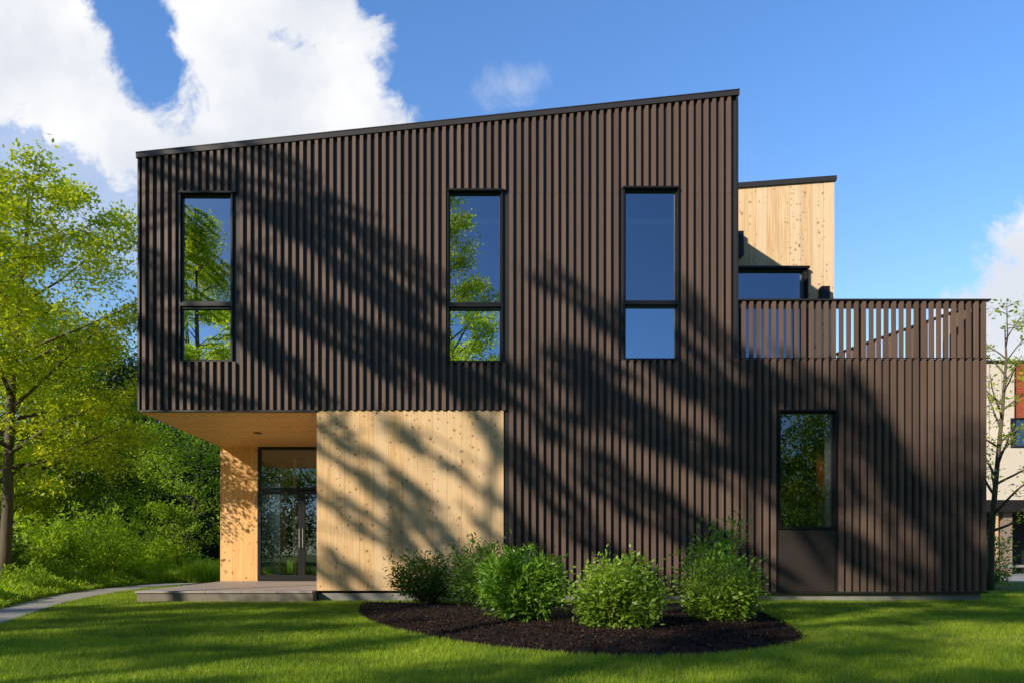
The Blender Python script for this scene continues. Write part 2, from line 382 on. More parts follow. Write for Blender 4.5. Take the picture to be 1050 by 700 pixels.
# ------------------------------------------------------------------ the house
XL, XM, XR = fx(143), fx(755), fx(1010)
def ztop(x): return fz(164)+(x-XL)/(XM-XL)*(fz(100)-fz(164))
ZS, ZB = fz(420.5), fz(606)          # bottom of the overhang, bottom of siding
ZT = fz(368)                          # top of the solid wall below the slat screen
ZR = fz(309.5)                        # screen top
W1 = (fx(186), fx(238), fz(370), fz(200)); W2 = (fx(460), fx(514), fz(371), fz(197.5)); W3 = (fx(640), fx(694), fz(368.5), fz(195))
W4 = (fx(799), fx(855), fz(541), fz(422))
PANEL4 = (W4[0], W4[1], ZB, W4[2])
WOODX0, WOODX1 = fx(325), fx(516)
house = thing('house', 'two storey house clad in dark brown ribbed metal with pale timber entrance', 'house', (0, 4, 0))

walls = MB()
cells(walls, XL, WOODX0, ZS, 9, [W1], 0, .25, ztop)
cells(walls, WOODX0, WOODX1, ZS, 9, [W2], 0, .25, ztop)
cells(walls, WOODX1, XM, ZB, 9, [W3], 0, .25, ztop)
cells(walls, XM, XR, ZB, ZT, [W4], 0, .25)
DY = 9.0
walls.hexa([(XL, .25, ZS), (XL+.2, .25, ZS), (XL+.2, DY, ZS), (XL, DY, ZS), (XL, .25, ztop(XL)), (XL+.2, .25, ztop(XL+.2)), (XL+.2, DY, ztop(XL+.2)), (XL, DY, ztop(XL))])
walls.hexa([(XM-.2, .25, ZT), (XM, .25, ZT), (XM, DY, ZT), (XM-.2, DY, ZT), (XM-.2, .25, ztop(XM-.2)), (XM, .25, ztop(XM)), (XM, DY, ztop(XM)), (XM-.2, DY, ztop(XM-.2))])
ctop = ztop
cells(walls, XL+.2, XM-.2, ZB, 9, [(-5.66, -5.36, .25, 3.0), (-1.6, -.4, .5, 3.0)], DY-.2, DY, ztop)   # rear wall
cells(walls, XM-.2, 8.5, ZB, ZT, [], DY-.2, DY)
walls.box(XL, XL+.2, 4.2, DY-.2, ZB, ZS)
# right side wall of the low block, running back at a slant
sx0, sx1, sy1 = XR, 8.28, 3.6
walls.hexa([(sx0-.25, .25, ZB), (sx0-.003, .01, ZB), (sx1, sy1, ZB), (sx1-.25, sy1, ZB), (sx0-.25, .25, ZT), (sx0-.003, .01, ZT), (sx1, sy1, ZT), (sx1-.25, sy1, ZT)])
walls.box(8.28, 8.49, 3.6, DY, ZB, ZT)
walls.build('wall', M['trim'], house)

# ribbed siding: trapezoid ribs in front of the sheet
PITCH = (fx(1010)-fx(757))/33.0
def rib(mb, p0, du, nrm, u, z0, z1a, z1b, wb=.076, wt=.058, dep=.058, sink=.002):
    """a rib centred at distance u along du from p0; nrm points outward"""
    def pt(a, d, z): return (p0[0]+du[0]*(u+a)+nrm[0]*d, p0[1]+du[1]*(u+a)+nrm[1]*d, z)
    mb.hexa([pt(-wt/2, dep, z0), pt(wt/2, dep, z0), pt(wb/2, -sink, z0), pt(-wb/2, -sink, z0), pt(-wt/2, dep, z1a), pt(wt/2, dep, z1b), pt(wb/2, -sink, z1b), pt(-wb/2, -sink, z1a)])
ribs = MB(); J1 = fz(200); J2 = fz(369.5)
def run_ribs(x0, x1, zlo, zhi, holes):
    k = math.ceil((x0-XR)/PITCH)-1
    while XR+k*PITCH-.045 < x1-.04:
        xc = XR+k*PITCH-.045; k += 1
        if xc < x0+(.03 if x0 < 0 else -.04): continue
        hs = sorted([(h[2]-.0, h[3]+.0) for h in holes if h[0]-.052 < xc < h[1]+.052])
        z = zlo(xc); segs = []
        for lo, hi in hs: segs.append((z, lo)); z = hi
        segs.append((z, None))
        for lo, hi in segs:
            top = zhi(xc) if hi is None else hi
            cuts = [c for c in (J2, J1) if lo+.05 < c < top-.05]
            e = [lo]+cuts+[top]
            for i in range(len(e)-1):
                a = e[i]+(.002 if i else 0); b = e[i+1]-(.002 if i < len(e)-2 else 0)
                if b-a < .01: continue
                sl = (zhi(xc+.04)-zhi(xc-.04))/2 if hi is None and i == len(e)-2 else 0
                rib(ribs, (0, 0), (1, 0), (0, -1), xc+random.uniform(-.0015, .0015), a, b-sl, b+sl)
    return
fr_ = .022
def gh(w): return (w[0]-fr_, w[1]+fr_, w[2]-fr_, w[3]+fr_)
run_ribs(XL, XM, lambda x: ZS if x < WOODX1+.045 else ZB, lambda x: ztop(x)-.004, [gh(W1), gh(W2), gh(W3)])
run_ribs(XM, XR, lambda x: ZB, lambda x: ZT, [gh(W4), (W4[0]-fr_, W4[1]+fr_, ZB-.01, W4[2])])
# left flank and right slanted flank
for i in range(64):
    u = .08+i*PITCH
    if u < DY-.05: rib(ribs, (XL, 0), (0, 1), (-1, 0), u, ZS, ztop(XL)-.004, ztop(XL)-.004)
sd = Vector((sx1-sx0, sy1, 0)); sL = sd.length; sd.normalize(); sn = Vector((sd.y, -sd.x, 0))
for i in range(27):
    u = .06+i*PITCH
    if u < sL: rib(ribs, (sx0, 0), (sd.x, sd.y), (sn.x, sn.y), u, ZB, ZT, ZT)
for i in range(64):
    u = .08+i*PITCH
    if u < DY-.05: rib(ribs, (XM, 0), (0, 1), (1, 0), u, ZT+.1, ztop(XM)-.02, ztop(XM)-.02)
ribs.build('ribbed_siding', M['siding'], house)

# edge trims
MB().box(XL-.012, XL+.022, -.05, -.003, ZS-.012, ztop(XL)-.003).build('edge_trim', M['trim'], house)
MB().box(XM-.02, XM+.014, -.05, -.003, ZT+.0, ztop(XM)-.003).build('edge_trim', M['trim'], house)
MB().box(XL+.022, WOODX0-.001, -.05, .03, ZS-.028, ZS-.002).build('edge_trim', M['trim'], house)
MB().box(WOODX1+.004, XR+.03, -.056, .0-.003, ZB-.03, ZB-.002).build('edge_trim', M['trim'], house)
MB().box(XM+.014, XR+.05, -.052, -.006, ZT+.002, ZT+.014).build('edge_trim', M['trim'], house)

# roof + cap
def sl_slab(mb, xa, xb, ya, yb, lo, hi):
    mb.hexa([(xa, ya, lo(xa)), (xb, ya, lo(xb)), (xb, yb, lo(xb)), (xa, yb, lo(xa)), (xa, ya, hi(xa)), (xb, ya, hi(xb)), (xb, yb, hi(xb)), (xa, yb, hi(xa))])
rf = MB(); sl_slab(rf, XL+.02, XM-.02, .02, DY, lambda x: ztop(x)+.0, lambda x: ztop(x)+.09)
roof = rf.build('roof', M['cap'], house)
cp = MB()
sl_slab(cp, XL-.03, XM+.03, -.075, .018, lambda x: ztop(x)-.002, lambda x: ztop(x)+.098)
sl_slab(cp, XL-.03, XL+.018, .018, DY, lambda x: ztop(x)-.002, lambda x: ztop(x)+.098)
sl_slab(cp, XM-.018, XM+.03, .018, DY, lambda x: ztop(x)-.002, lambda x: ztop(x)+.098)
cp.build('roof_edge_cap', M['cap'], roof)
dl = MB(); sl_slab(dl, XL-.034, XM+.034, -.081, -.0755, lambda x: ztop(x)+.085, lambda x: ztop(x)+.101); dl.build('roof_edge_lip', M['trim'], roof)
# foundation
fd = MB(); fd.box(WOODX0+.02, XR-.06, .03, .4, -.1, ZB-.03); fd.box(XL+.02, WOODX0, 4.05, 8.9, -.1, .2)
fd.hexa([(sx0-.5, .4, -.1), (sx0-.1, .4, -.1), (sx1-.06, sy1, -.1), (sx1-.4, sy1, -.1), (sx0-.5, .4, ZB), (sx0-.17, .4, ZB), (sx1-.06, sy1, ZB), (sx1-.4, sy1, ZB)])
fd.build('foundation', M['concrete'], house)
# wood panel block beside the entrance
wp = MB(); wp.box(WOODX0, WOODX1, -.02, .10, fz(605), ZS-.004); wp.build('wood_panel', M['clt'], house)
ws = MB(); ws.box(WOODX0, WOODX0+.12, .10, 4.0, .18, ZS-.004); ws.build('wood_side_wall', M['cltside'], house)
wt = MB(); wt.box(WOODX1-.006, WOODX1+.006, -.03, -.0205, fz(605), ZS-.004); wt.box(WOODX0, WOODX1-.006, -.028, -.0205, fz(605)-.0, fz(605)+.012); wt.build('wood_panel_trim', m_plain('pale_edge_strip', (.62, .44, .24), .5), house)
# soffit
so = MB(); so.box(XL+.005, WOODX0, .031, 4.0, ZS-.03, ZS-.003)
sof = so.build('soffit', M['soffit'], house)
lx, lyd = fx(264, 2.1), 2.1
c = MB(); c.tube([(lx, lyd, ZS-.045), (lx, lyd, ZS-.02)], .085, 20); c.build('downlight', M['trim'], sof)
c = MB(); c.tube([(lx, lyd, ZS-.048), (lx, lyd, ZS-.0455)], .055, 20); c.build('lens', M['steel'], sof)
# entry wall + door
EX = fx(264.5, 4)
e = MB(); e.box(XL+.0, EX, 4.0, 4.2, .18, ZS-.03); e.build('entry_wall', M['entry'], house)
XD0, XD1 = EX+.003, WOODX0-.003
def rect_frame(mb, x0, x1, z0, z1, y0, y1, w):
    mb.box(x0, x0+w, y0, y1, z0, z1); mb.box(x1-w, x1, y0, y1, z0, z1); mb.box(x0+w, x1-w, y0, y1, z0, z0+w); mb.box(x0+w, x1-w, y0, y1, z1-w, z1)
f = MB(); rect_frame(f, XD0, XD1, fz(502, 4), ZS-.034, 3.97, 4.12, .055); dfr = f.build('transom_window', M['frame'], house)
gz = MB(); gz.poly([(XD0+.055, 4.04, fz(502, 4)+.055), (XD1-.055, 4.04, fz(502, 4)+.055), (XD1-.055, 4.04, ZS-.09), (XD0+.055, 4.04, ZS-.09)]); gz.build('pane', M['doorglass'], dfr)
xm = fx(309.5, 4)
for nm, a, b in (('door', XD0, xm), ('door', xm+.004, XD1)):
    f = MB(); rect_frame(f, a, b, .215, fz(503, 4), 3.95, 4.05, .075); f.box(a+.075, b-.075, 3.95, 4.05, .29, .35); dd = f.build(nm, M['frame'], house)
    gz = MB(); gz.poly([(a+.075, 4.0, .35), (b-.075, 4.0, .35), (b-.075, 4.0, fz(503, 4)-.075), (a+.075, 4.0, fz(503, 4)-.075)]); gz.build('pane', M['doorglass'], dd)
    hx = (b-.038) if b < xm+.1 else a+.038
    if nm == 'door':
        h = MB(); h.tube([(hx, 3.93, 1.0), (hx, 3.90, 1.0), (hx, 3.90, 1.45), (hx, 3.93, 1.45)], .011, 8); h.tube([(hx, 3.95, 1.0), (hx, 3.90, 1.0)], .009, 8); h.build('handle', M['steel'], dd)

# windows
def window(w, mull, yg=.035, glass='glass', liner=True, extra=True):
    x0, x1, z0, z1 = w
    f = MB(); t = .028
    # outer flange proud of the ribs
    for (a, b, c, d) in ((x0-fr_, x0, z0-fr_, z1+fr_), (x1, x1+fr_, z0-fr_, z1+fr_), (x0, x1, z1, z1+fr_), (x0, x1, z0-fr_, z0)):
        f.box(a, b, -.052, .003, c, d)
    f.box(x0, x0+t, -.004, .06, z0, z1); f.box(x1-t, x1, -.004, .06, z0, z1); f.box(x0+t, x1-t, -.004, .06, z0, z0+t); f.box(x0+t, x1-t, -.004, .06, z1-t, z1)
    f.box(x0-.03, x1+.03, -.075, -.052, z1+.004, z1+fr_+.012)
    spans = [(z0+t, z1-t)]
    if mull:
        ma, mb_ = mull; f.box(x0+t, x1-t, -.02, .06, ma, mb_); f.box(x0, x1, -.056, -.02, (ma+mb_)/2-.03, (ma+mb_)/2+.03); spans = [(z0+t, ma), (mb_, z1-t)]
    o = f.build('window', M['frame'], house)
    for ii, (a, b) in enumerate(spans):
        p = MB(); p.poly([(x0+t, yg, a), (x1-t, yg, a), (x1-t, yg, b), (x0+t, yg, b)]); p.build('pane', M['glass2' if (mull and ii == 0) else glass], o)
    if liner:
        l = MB(); l.box(x0+.001, x0+.012, .061, .30, z0, z1); l.box(x1-.012, x1-.001, .061, .30, z0, z1); l.box(x0+.012, x1-.012, .061, .30, z0, z0+.012); l.box(x0+.012, x1-.012, .061, .30, z1-.012, z1)
        l.build('reveal', M['white'], o)
    return o
window(W1, (fz(317), fz(309.5))); window(W2, (fz(317.5), fz(310.5))); window(W3, (fz(315), fz(308.5))); window(W4, None, glass='glass4')
pf = MB(); pf.box(W4[0]-.0, W4[1]+.0, -.03, -.004, ZB+.002, W4[2]-fr_-.003); pf.build('flat_panel', M['flat'], house, bevel=.003)
# interior shell
it = MB()
it.box(XL+.2, XM-.2, .26, 8.8, ZS+.0, ZS+.25)          # upper floor
cells(it, XL+.2, XM-.2, ZS+.25, 6.6, [], 4.5, 4.6)       # partition
for x in (-4.2+1.6, 1.9): it.box(x, x+.1, .26, 4.5, ZS+.25, 6.6)
it.box(XL+.2, XM-.2, .26, 8.8, 6.9, 7.0)                 # ceiling above
it.box(WOODX0+.12, XM, .3, 8.8, ZB, ZB+.06)
it.box(-2.3, -2.2, 4.2, 8.8, .2, ZS)
it.box(3.0, 3.1, .26, 8.8, .24, ZS)
it.build('interior_wall', M['white'], house)
it = MB(); it.box(XL+.2, WOODX0+.1, 4.2, 8.8, .12, .205); it.build('entry_floor', M['grey'], house)
it = MB(); it.box(XM, 8.27, .3, 8.8, .12, .2); it.box(XM+.02, 8.27, 3.0, 3.1, .2, ZT-.2); it.build('interior_partition', M['grey'], house)
pp = MB(); pp.box(fx(838.5, .9), fx(846, .9), .9, .95, fz(515, .9), fz(458, .9)); pp.build('reflection_red_board', M['redc'], house)  # added board standing in for a red building reflected in the glass
pp = MB(); pp.box(fx(839.5, .9), fx(845, .9), .902, .952, .2, fz(515, .9)-.003); pp.build('strip_standin_post', M['clt2'], house)  # added post for the yellow lower part of that reflection
pp = MB(); pp.box(-5.2, -5.05, 6.6, 6.75, .206, 3.3); pp.box(-4.55, -4.47, 5.4, 5.5, .206, 3.3); pp.build('strip_standin_post', M['clt2'], house)  # added posts standing in for the lit yellow strips in the door glass
# terrace floor, penthouse
tf = MB(); tf.hexa([(XM, .25, ZT-.2), (sx0-.26, .25, ZT-.2), (sx1-.26, 3.6, ZT-.2), (XM, 3.6, ZT-.2), (XM, .25, ZT-.1), (sx0-.26, .25, ZT-.1), (sx1-.26, 3.6, ZT-.1), (XM, 3.6, ZT-.1)]); tf.build('terrace_floor', M['deck'], house)
YP = 3.6; PX1 = fx(855.5, YP)
def zp(x): return fz(189.5, YP)+(x-fx(755, YP))/(PX1-fx(755, YP))*(fz(182, YP)-fz(189.5, YP))-.09
WP = (5.2, fx(825.5, YP), ZT-.05, fz(275.5, YP))
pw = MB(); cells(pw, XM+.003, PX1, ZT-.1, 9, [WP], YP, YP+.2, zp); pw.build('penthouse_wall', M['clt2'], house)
pw = MB(); sl_slab(pw, PX1-.2, PX1-.002, YP+.2, 8.7, lambda x: ZT, zp); sl_slab(pw, XM+.003, PX1-.2, 8.5, 8.7, lambda x: ZT, zp); pw.build('penthouse_side_wall', M['cltside'], house)
pr = MB(); sl_slab(pr, XM+.03, PX1+.04, YP-.04, 8.75, lambda x: zp(x)+.0, lambda x: zp(x)+.115); pr.build('penthouse_roof', M['cap'], house)
f = MB(); x0, x1, z0, z1 = WP; rect_frame(f, x0, x1, z0, z1, YP-.05, YP+.1, .07); f.box(x0-.03, x1+.05, YP-.13, YP-.05, z1-.035, z1+.012); f.box(x1-.012, x1+.02, YP-.12, YP-.05, z0, z1-.035)
o = f.build('terrace_window', M['frame'], house); p = MB(); p.poly([(x0+.07, YP+.03, z0+.07), (x1-.07, YP+.03, z0+.07), (x1-.07, YP+.03, z1-.07), (x0+.07, YP+.03, z1-.07)]); p.build('pane', M['bglass'], o)
p = MB(); p.box(x1-.07, x1-.06, YP+.05, YP+.4, z0, z1); p.build('reveal', M['white'], o)
it = MB(); it.box(XM, PX1-.2, YP+2, YP+2.1, ZT, 8.6); it.box(XM, PX1-.2, YP+.2, YP+2, ZT-.12, ZT); it.build('penthouse_partition', M['grey'], house)
for (a, b, c, d) in ((748, 760, 265, 240), (839, 847.5, 312, 296)):
    l = MB(); l.box(fx(a, YP), fx(b, YP), YP-.16, YP-.002, fz(c, YP), fz(d, YP)); l.build('wall_lamp', M['frame'], house, bevel=.006)
# slat screen round the terrace
scr = thing('slat_screen', 'tall brown vertical slat screen around the roof terrace', 'screen', ((XM+XR)/2, 0, ZT+.014))
for k in range(33):
    xc = XR-k*PITCH-.045
    if xc < XM+.03: continue
    s_ = MB(); rib(s_, (0, 0), (1, 0), (0, -1), xc, ZT+.016, ZR-.001, ZR-.001, .072, .060, .050, -.006); s_.build('slat', M['slat'], scr)
ns = int(sL/PITCH)
for k in range(ns):
    s_ = MB(); rib(s_, (sx0, 0), (sd.x, sd.y), (sn.x, sn.y), .10+k*PITCH, ZT+.002, ZR-.002, ZR-.002, .076, .068, .03, .0); s_.build('slat', M['slat'], scr)
rl = MB(); rl.box(XM+.015, XR+.06, -.07, .03, ZR, ZR+.028); rl.box(XM+.02, XR-.05, .006, .03, ZR-.12, ZR-.002); rl.build('top_rail', M['trim'], scr)
rl = MB()
def lp(u, w, z): return (sx0+sd.x*u+sn.x*w, sd.y*u+sn.y*w, z)
rl.hexa([lp(.04, -.05, ZR+.001), lp(.04, .055, ZR+.001), lp(sL, .055, ZR+.001), lp(sL, -.05, ZR+.001), lp(.04, -.05, ZR+.03), lp(.04, .055, ZR+.03), lp(sL, .055, ZR+.03), lp(sL, -.05, ZR+.03)])
rl.build('side_rail', M['trim'], scr)
for px in (761, 817, 885, 945, 1002):
    x = fx(px); q = MB(); q.box(x-.03, x+.03, .032, .09, ZT-.09, ZR-.003); q.build('post', M['trim'], scr)

# porch
porch = thing('porch_platform', 'low grey stone porch platform in front of the glass entrance door', 'porch', (-4.2, 1.8, 0))
b = MB(); b.box(-5.80, WOODX0-.004, -.325, 4.0, -.05, .165); b.build('base', M['deckb'], porch)
b = MB()
nx = 5
for i in range(nx):
    xa = -5.83+(WOODX0-.002+5.83)*i/nx; xb = -5.83+(WOODX0-.002+5.83)*(i+1)/nx
    for j in range(6):
        ya = -.355+4.3*j/6; yb = min(-.355+4.3*(j+1)/6, 3.998); b.box(xa+.003, xb-.003, ya+.003, yb-.003, .167, .205)
b.build('paving', M['deck'], porch, bevel=.003)

# ------------------------------------------------------------------ foliage
def leaf_mesh(name, C, size, up=.5, aspect=.5, out=None, drop=0.0):
    n = len(C); Ld = rand_dirs(n, .7); Ld[:, 2] -= drop
    if out is not None: Ld += out*.8
    Ld /= np.linalg.norm(Ld, axis=1)[:, None]
    nr = rand_dirs(n); nr[:, 2] = np.abs(nr[:, 2])+up; Sd = np.cross(Ld, nr); Sd /= np.linalg.norm(Sd, axis=1)[:, None]+1e-9
    L = size*RNG.uniform(.45, 1.4, n); V, Fc = cards(C, Ld, Sd, L, L*aspect)
    return npmesh(name, V, Fc, RNG.random(n))
def curve(p0, d, L, n=6, bend=0.0, wob=.08, droop=0.0):
    p = Vector(p0); d = Vector(d).normalized(); pts = [p.copy()]
    for i in range(n):
        d = (d+Vector((random.uniform(-wob, wob), random.uniform(-wob, wob), random.uniform(-wob, wob)+bend-droop*i/n))).normalized()
        p = p+d*(L/n); pts.append(p.copy())
    return pts
def along(pts, t):
    f = t*(len(pts)-1); i = min(int(f), len(pts)-2); return pts[i].lerp(pts[i+1], f-i)
def make_tree(name, label, cat, base, H, R, mat, bark, seed, limbs=24, secs=8, leaves=150, size=.09, t0=.25, trunk_r=.14,
              elev=.5, prof=None, lean=(0, 0), spread=.28, group=None, up=.5, droop=.05, flat=.55, aspect=.5, forks=1):
    global RNG
    random.seed(seed); RNG = np.random.default_rng(seed)
    th = thing(name, label, cat, (base[0], base[1], 0), group)
    prof = prof or (lambda t: math.sin(math.pi*min(1, max(0, (t-t0)/(1-t0)*.85+.12)))**.8)
    mb = MB(); C = []; O = []
    trunks = []
    for fk in range(forks):
        d0 = Vector((lean[0]+(fk*.22-.11*(forks-1)), lean[1]+random.uniform(-.1, .1)*(forks > 1), 1))
        tp = curve((base[0], base[1], -.05), d0, H, 9, wob=.07)
        trr = [trunk_r*(1.25 if i == 0 else 1)*(1-i/9)**.8+.012 for i in range(10)]; mb.tube(tp, trr, 10); trunks.append(tp)
    for i in range(limbs):
        tp = trunks[i % forks]
        t = t0+(1-t0)*((i+random.random())/limbs)*.97; az = i*2.399+random.uniform(-.4, .4)
        L = R*prof(t)*random.uniform(.75, 1.2)+.25; el = elev*(.4+t)+random.uniform(-.15, .2)
        lpz = curve(along(tp, t), (math.cos(az)*math.cos(el), math.sin(az)*math.cos(el), math.sin(el)), L, 6, wob=.11, bend=.02, droop=droop)
        r0 = max(.012, trunk_r*(1-t)*.5+.01); mb.tube(lpz, [r0*(1-j/7)+.004 for j in range(7)], 6)
        for j in range(secs):
            s = .25+.75*(j+random.random())/secs; p = along(lpz, min(s, 1)); a2 = az+random.choice((-1, 1))*random.uniform(.3, 1.2)
            L2 = (L*.38*(1.25-s)+.2)*random.uniform(.7, 1.3); e2 = random.uniform(-.25, .45)
            sp = curve(p, (math.cos(a2)*math.cos(e2), math.sin(a2)*math.cos(e2), math.sin(e2)), L2, 4, wob=.15, droop=droop)
            mb.tube(sp, [.010, .008, .006, .005, .003], 4)
            m = max(4, int(leaves*random.uniform(.5, 1.4)*(.4+L2/(.38*R+.2))))
            A = np.array([list(q) for q in sp]); tt = RNG.random(m)**.7*4; ii = np.minimum(tt.astype(int), 3); ff = (tt-ii)[:, None]
            P = A[ii]*(1-ff)+A[ii+1]*ff; off = RNG.normal(size=(m, 3))*spread*(.5+.5*min(1, L2)); off[:, 2] *= flat
            C.append(P+off); O.append(off/(np.linalg.norm(off, axis=1)[:, None]+1e-6))
    C = np.concatenate(C); O = np.concatenate(O)
    mb.build('trunk', bark, th, smooth=True)
    link('crown', leaf_mesh('crown', C, size, up, aspect, O), mat, th)
    return th

# --- trees seen left of the house
gl = 'trees left of the house'
make_tree('tree', 'large yellow green tree reaching toward the house, at the left edge of the photo', 'tree', (-10.4, 3.0), 8.7, 3.15, M['lf_yel'], M['barkl'], 21,
          46, 12, 175, .092, .27, .12, .5, lambda t: .62+.5*(t/.6) if t < .6 else max(.15, 1.12-(t-.6)*2.3), (-.02, 0), .17, gl, forks=2)
make_tree('tree', 'paler tree filling the left edge in front of the woodland', 'tree', (-15.2, 10.0), 9.0, 4.0, M['lf_yel'], M['bark'], 22, 34, 9, 220, .11, .15, .15, .5, None, (0, 0), .3, gl)
make_tree('maple_tree', 'dense dark green maple standing behind the corner of the house', 'tree', (-14.3, 18.5), 8.6, 4.4, M['lf_dark'], M['barkd'], 23, 34, 9, 210, .16, .14, .2, .5, lambda t: math.sin(math.pi*min(1, .15+t*.85))**.5, (0, 0), .42, gl)
make_tree('tree', 'airy light green tree seen beneath the overhang beside the timber wall', 'tree', (-9.6, 11.6), 5.3, 3.0, M['lf_lite'], M['barkd'], 24, 24, 8, 120, .10, .22, .09, .35, None, (-.02, 0), .24, gl)
make_tree('tree', 'mid green tree half hidden behind the big tree at the left edge', 'tree', (-15.0, 12.6), 6.6, 3.0, M['lf_mid'], M['barkd'], 25, 26, 8, 160, .12, .15, .11, .45, None, (0, 0), .3, gl)
make_tree('sapling', 'slim light green sapling in front of the dark maple trunk', 'sapling', (-9.5, 10.2), 2.3, .9, M['lf_lite'], M['barkd'], 26, 12, 5, 40, .08, .35, .03, .4, None, (0, 0), .14)
for i, (x, y, h, r, lab) in enumerate(((-20.5, 22, 10, 4.6, 'dark broad tree deep in the wood behind the yellow green tree'), (-10.5, 27, 7.0, 4.2, 'distant dark tree lowest in the gap left of the timber wall'), (-25, 16, 9.5, 4.4, 'dark woodland tree farthest to the left'), (-17, 30, 9, 4.5, 'farthest dark tree behind the maple'))):
    make_tree('woodland_tree', lab, 'tree', (x, y), h, r, M['lf_dark'] if i != 1 else M['lf_mid'], M['barkd'], 40+i, 28, 8, 150, .2, .12, .2, .45, lambda t: math.sin(math.pi*min(1, .2+t*.8))**.5, (0, 0), .5, 'dark woodland trees')
# dark undergrowth wall deep in the wood
def blob_leaves(pts, radii, n, size, mat, name, label, cat, kind=None, flat=1.0):
    C = []
    for p, r in zip(pts, radii):
        m = int(n*(r[0]*r[2])); d = rand_dirs(m); rr = RNG.random(m)**.4
        C.append(np.array(p)+d*np.array(r)*rr[:, None])
    C = np.concatenate(C); C = C[C[:, 2] > .01]
    o = link(name, leaf_mesh(name, C, size, .5), mat); return tag(o, label, cat, kind=kind)
RNG = np.random.default_rng(5); random.seed(5)
pts = [(random.uniform(-44, -6), random.uniform(31, 44), random.uniform(.2, 4.5)) for _ in range(110)]
blob_leaves(pts, [(random.uniform(1.5, 3), 1.5, random.uniform(1.2, 2.6)) for _ in pts], 260, .28, M['lf_dark'], 'distant_wood', 'dark mass of distant woodland behind the trees', 'woodland', 'stuff')
pts = [(random.uniform(-6, 60), random.uniform(48, 62), random.uniform(.5, 3.0)) for _ in range(50)]
blob_leaves(pts, [(random.uniform(2, 4), 2, random.uniform(1.5, 2.6)) for _ in pts], 120, .35, M['lf_dark'], 'distant_hedge', 'dark distant hedge line behind the buildings', 'hedge', 'stuff')

pts = [(random.uniform(-30, -7), random.uniform(23, 31), random.uniform(.2, 1.2)) for _ in range(40)]
blob_leaves(pts, [(random.uniform(1.2, 2.2), 1.0, random.uniform(.7, 1.5)) for _ in pts], 420, .17, M['lf_dark'], 'woodland_brush', 'low dark brush along the foot of the wood', 'undergrowth', 'stuff')
# undergrowth beyond the path
def undergrowth():
    N = 230000; y = RNG.uniform(-6, 17, N); PLa = np.array(PL); ex = np.interp(y, PLa[:, 1], PLa[:, 0]); off = RNG.random(N)**1.35*9.0
    x = ex-.05-off
    k = (x > (y+D0)*-1.02-1) ; x, y, off = x[k], y[k], off[k]
    mound = (np.sin(x*2.3+1.3*np.sin(y*1.1))*np.sin(y*1.9+x*.6)+1)/2
    mound = mound*(.6+.4*np.sin(x*5.1+y*3.3)*np.sin(y*4.7-x*2.1)); top = (.10+.75*mound)*np.clip(off/.9+.2, 0, 1)
    z = RNG.random(len(x))**.6*top
    C = np.stack([x, y, z], 1); return leaf_mesh('undergrowth', C, .085, .4, .36, None, -.5)
tag(link('undergrowth', undergrowth(), M['lf_lite']), 'bright weedy undergrowth along the far side of the path', 'undergrowth', kind='stuff')
# tall grasses behind the porch
N = 26000; x = RNG.uniform(-11.5, -5.9, N); y = RNG.uniform(7.2, 12.5, N); az = RNG.random(N)*6.28
h = RNG.uniform(.25, .62, N)*(1+.3*np.sin(x*3)); ln = RNG.uniform(.05, .35, N)
Ld = np.stack([np.cos(az)*ln, np.sin(az)*ln, np.ones(N)], 1); Ld /= np.linalg.norm(Ld, axis=1)[:, None]; Sd = np.stack([-np.sin(az), np.cos(az), np.zeros(N)], 1)
V, Fc = cards(np.stack([x, y, np.full(N, -.02)], 1), Ld, Sd, h, np.full(N, .022))
tag(link('tall_grass', npmesh('tall_grass', V, Fc, RNG.random(N)), M['lf_lite']), 'tall light meadow grass behind the porch platform', 'grass', kind='stuff')

# shrubs
def make_shrub(name, label, base, rx, ry, h, mat, n, size, seed, aspect=.45, z0=.12, up=.4, lump=.2, group=None, stems=9, shell=.35, ragged=0.0, cat='shrub'):
    global RNG
    random.seed(seed); RNG = np.random.default_rng(seed); th = thing(name, label, cat, (base[0], base[1], 0), group)
    mb = MB(); C = []; O = []; bz = 0.03
    ctr = Vector((base[0], base[1], z0+(h-z0)*.48))
    tips = []
    for i in range(stems*7):
        d = Vector(rand_dirs(1)[0]); d.z = d.z*.9+.15
        k = 1+random.uniform(-lump, lump)+(random.random()**4)*ragged
        tip = ctr+Vector((d.x*rx*k, d.y*ry*k, d.z*(h-z0)*.5*k)); tip.z = max(tip.z, z0*.6); tips.append(tip)
    for i, tip in enumerate(tips):
        b = Vector((base[0]+random.uniform(-.08, .08), base[1]+random.uniform(-.08, .08), bz-.03)); mid = b.lerp(tip, .5)+Vector((0, 0, .04)); mb.tube([b, mid, tip], [.010, .007, .003], 4)
        m = n//len(tips); s = RNG.random(m)**shell; A = np.array([list(b), list(mid), list(tip)]); tt = s*2; ii = np.minimum(tt.astype(int), 1); ff = (tt-ii)[:, None]
        P = A[ii]*(1-ff)+A[ii+1]*ff; off = RNG.normal(size=(m, 3))*(.04+.03*h); C.append(P+off); O.append(np.tile(np.array((tip-ctr).normalized()), (m, 1))*.8+off*4)
    C = np.concatenate(C); O = np.concatenate(O); k = C[:, 2] > .05; C, O = C[k], O[k]
    mb.build('stem', M['stem'], th); link('foliage', leaf_mesh('foliage', C, size, up, aspect, O), mat, th); return th
def gpos(px, py): return gp(px, py)
gs = 'shrubs in the mulch bed'
x, y = gp(440, 618.5); y = -1.1; make_shrub('shrub', 'low loose dark green shrub, leftmost in the mulch bed', (fx(440, y), y), .57, .45, fz(569, y), M['lf_deep'], 5200, .072, 61, .36, .16, .3, .25, gs, ragged=.3)
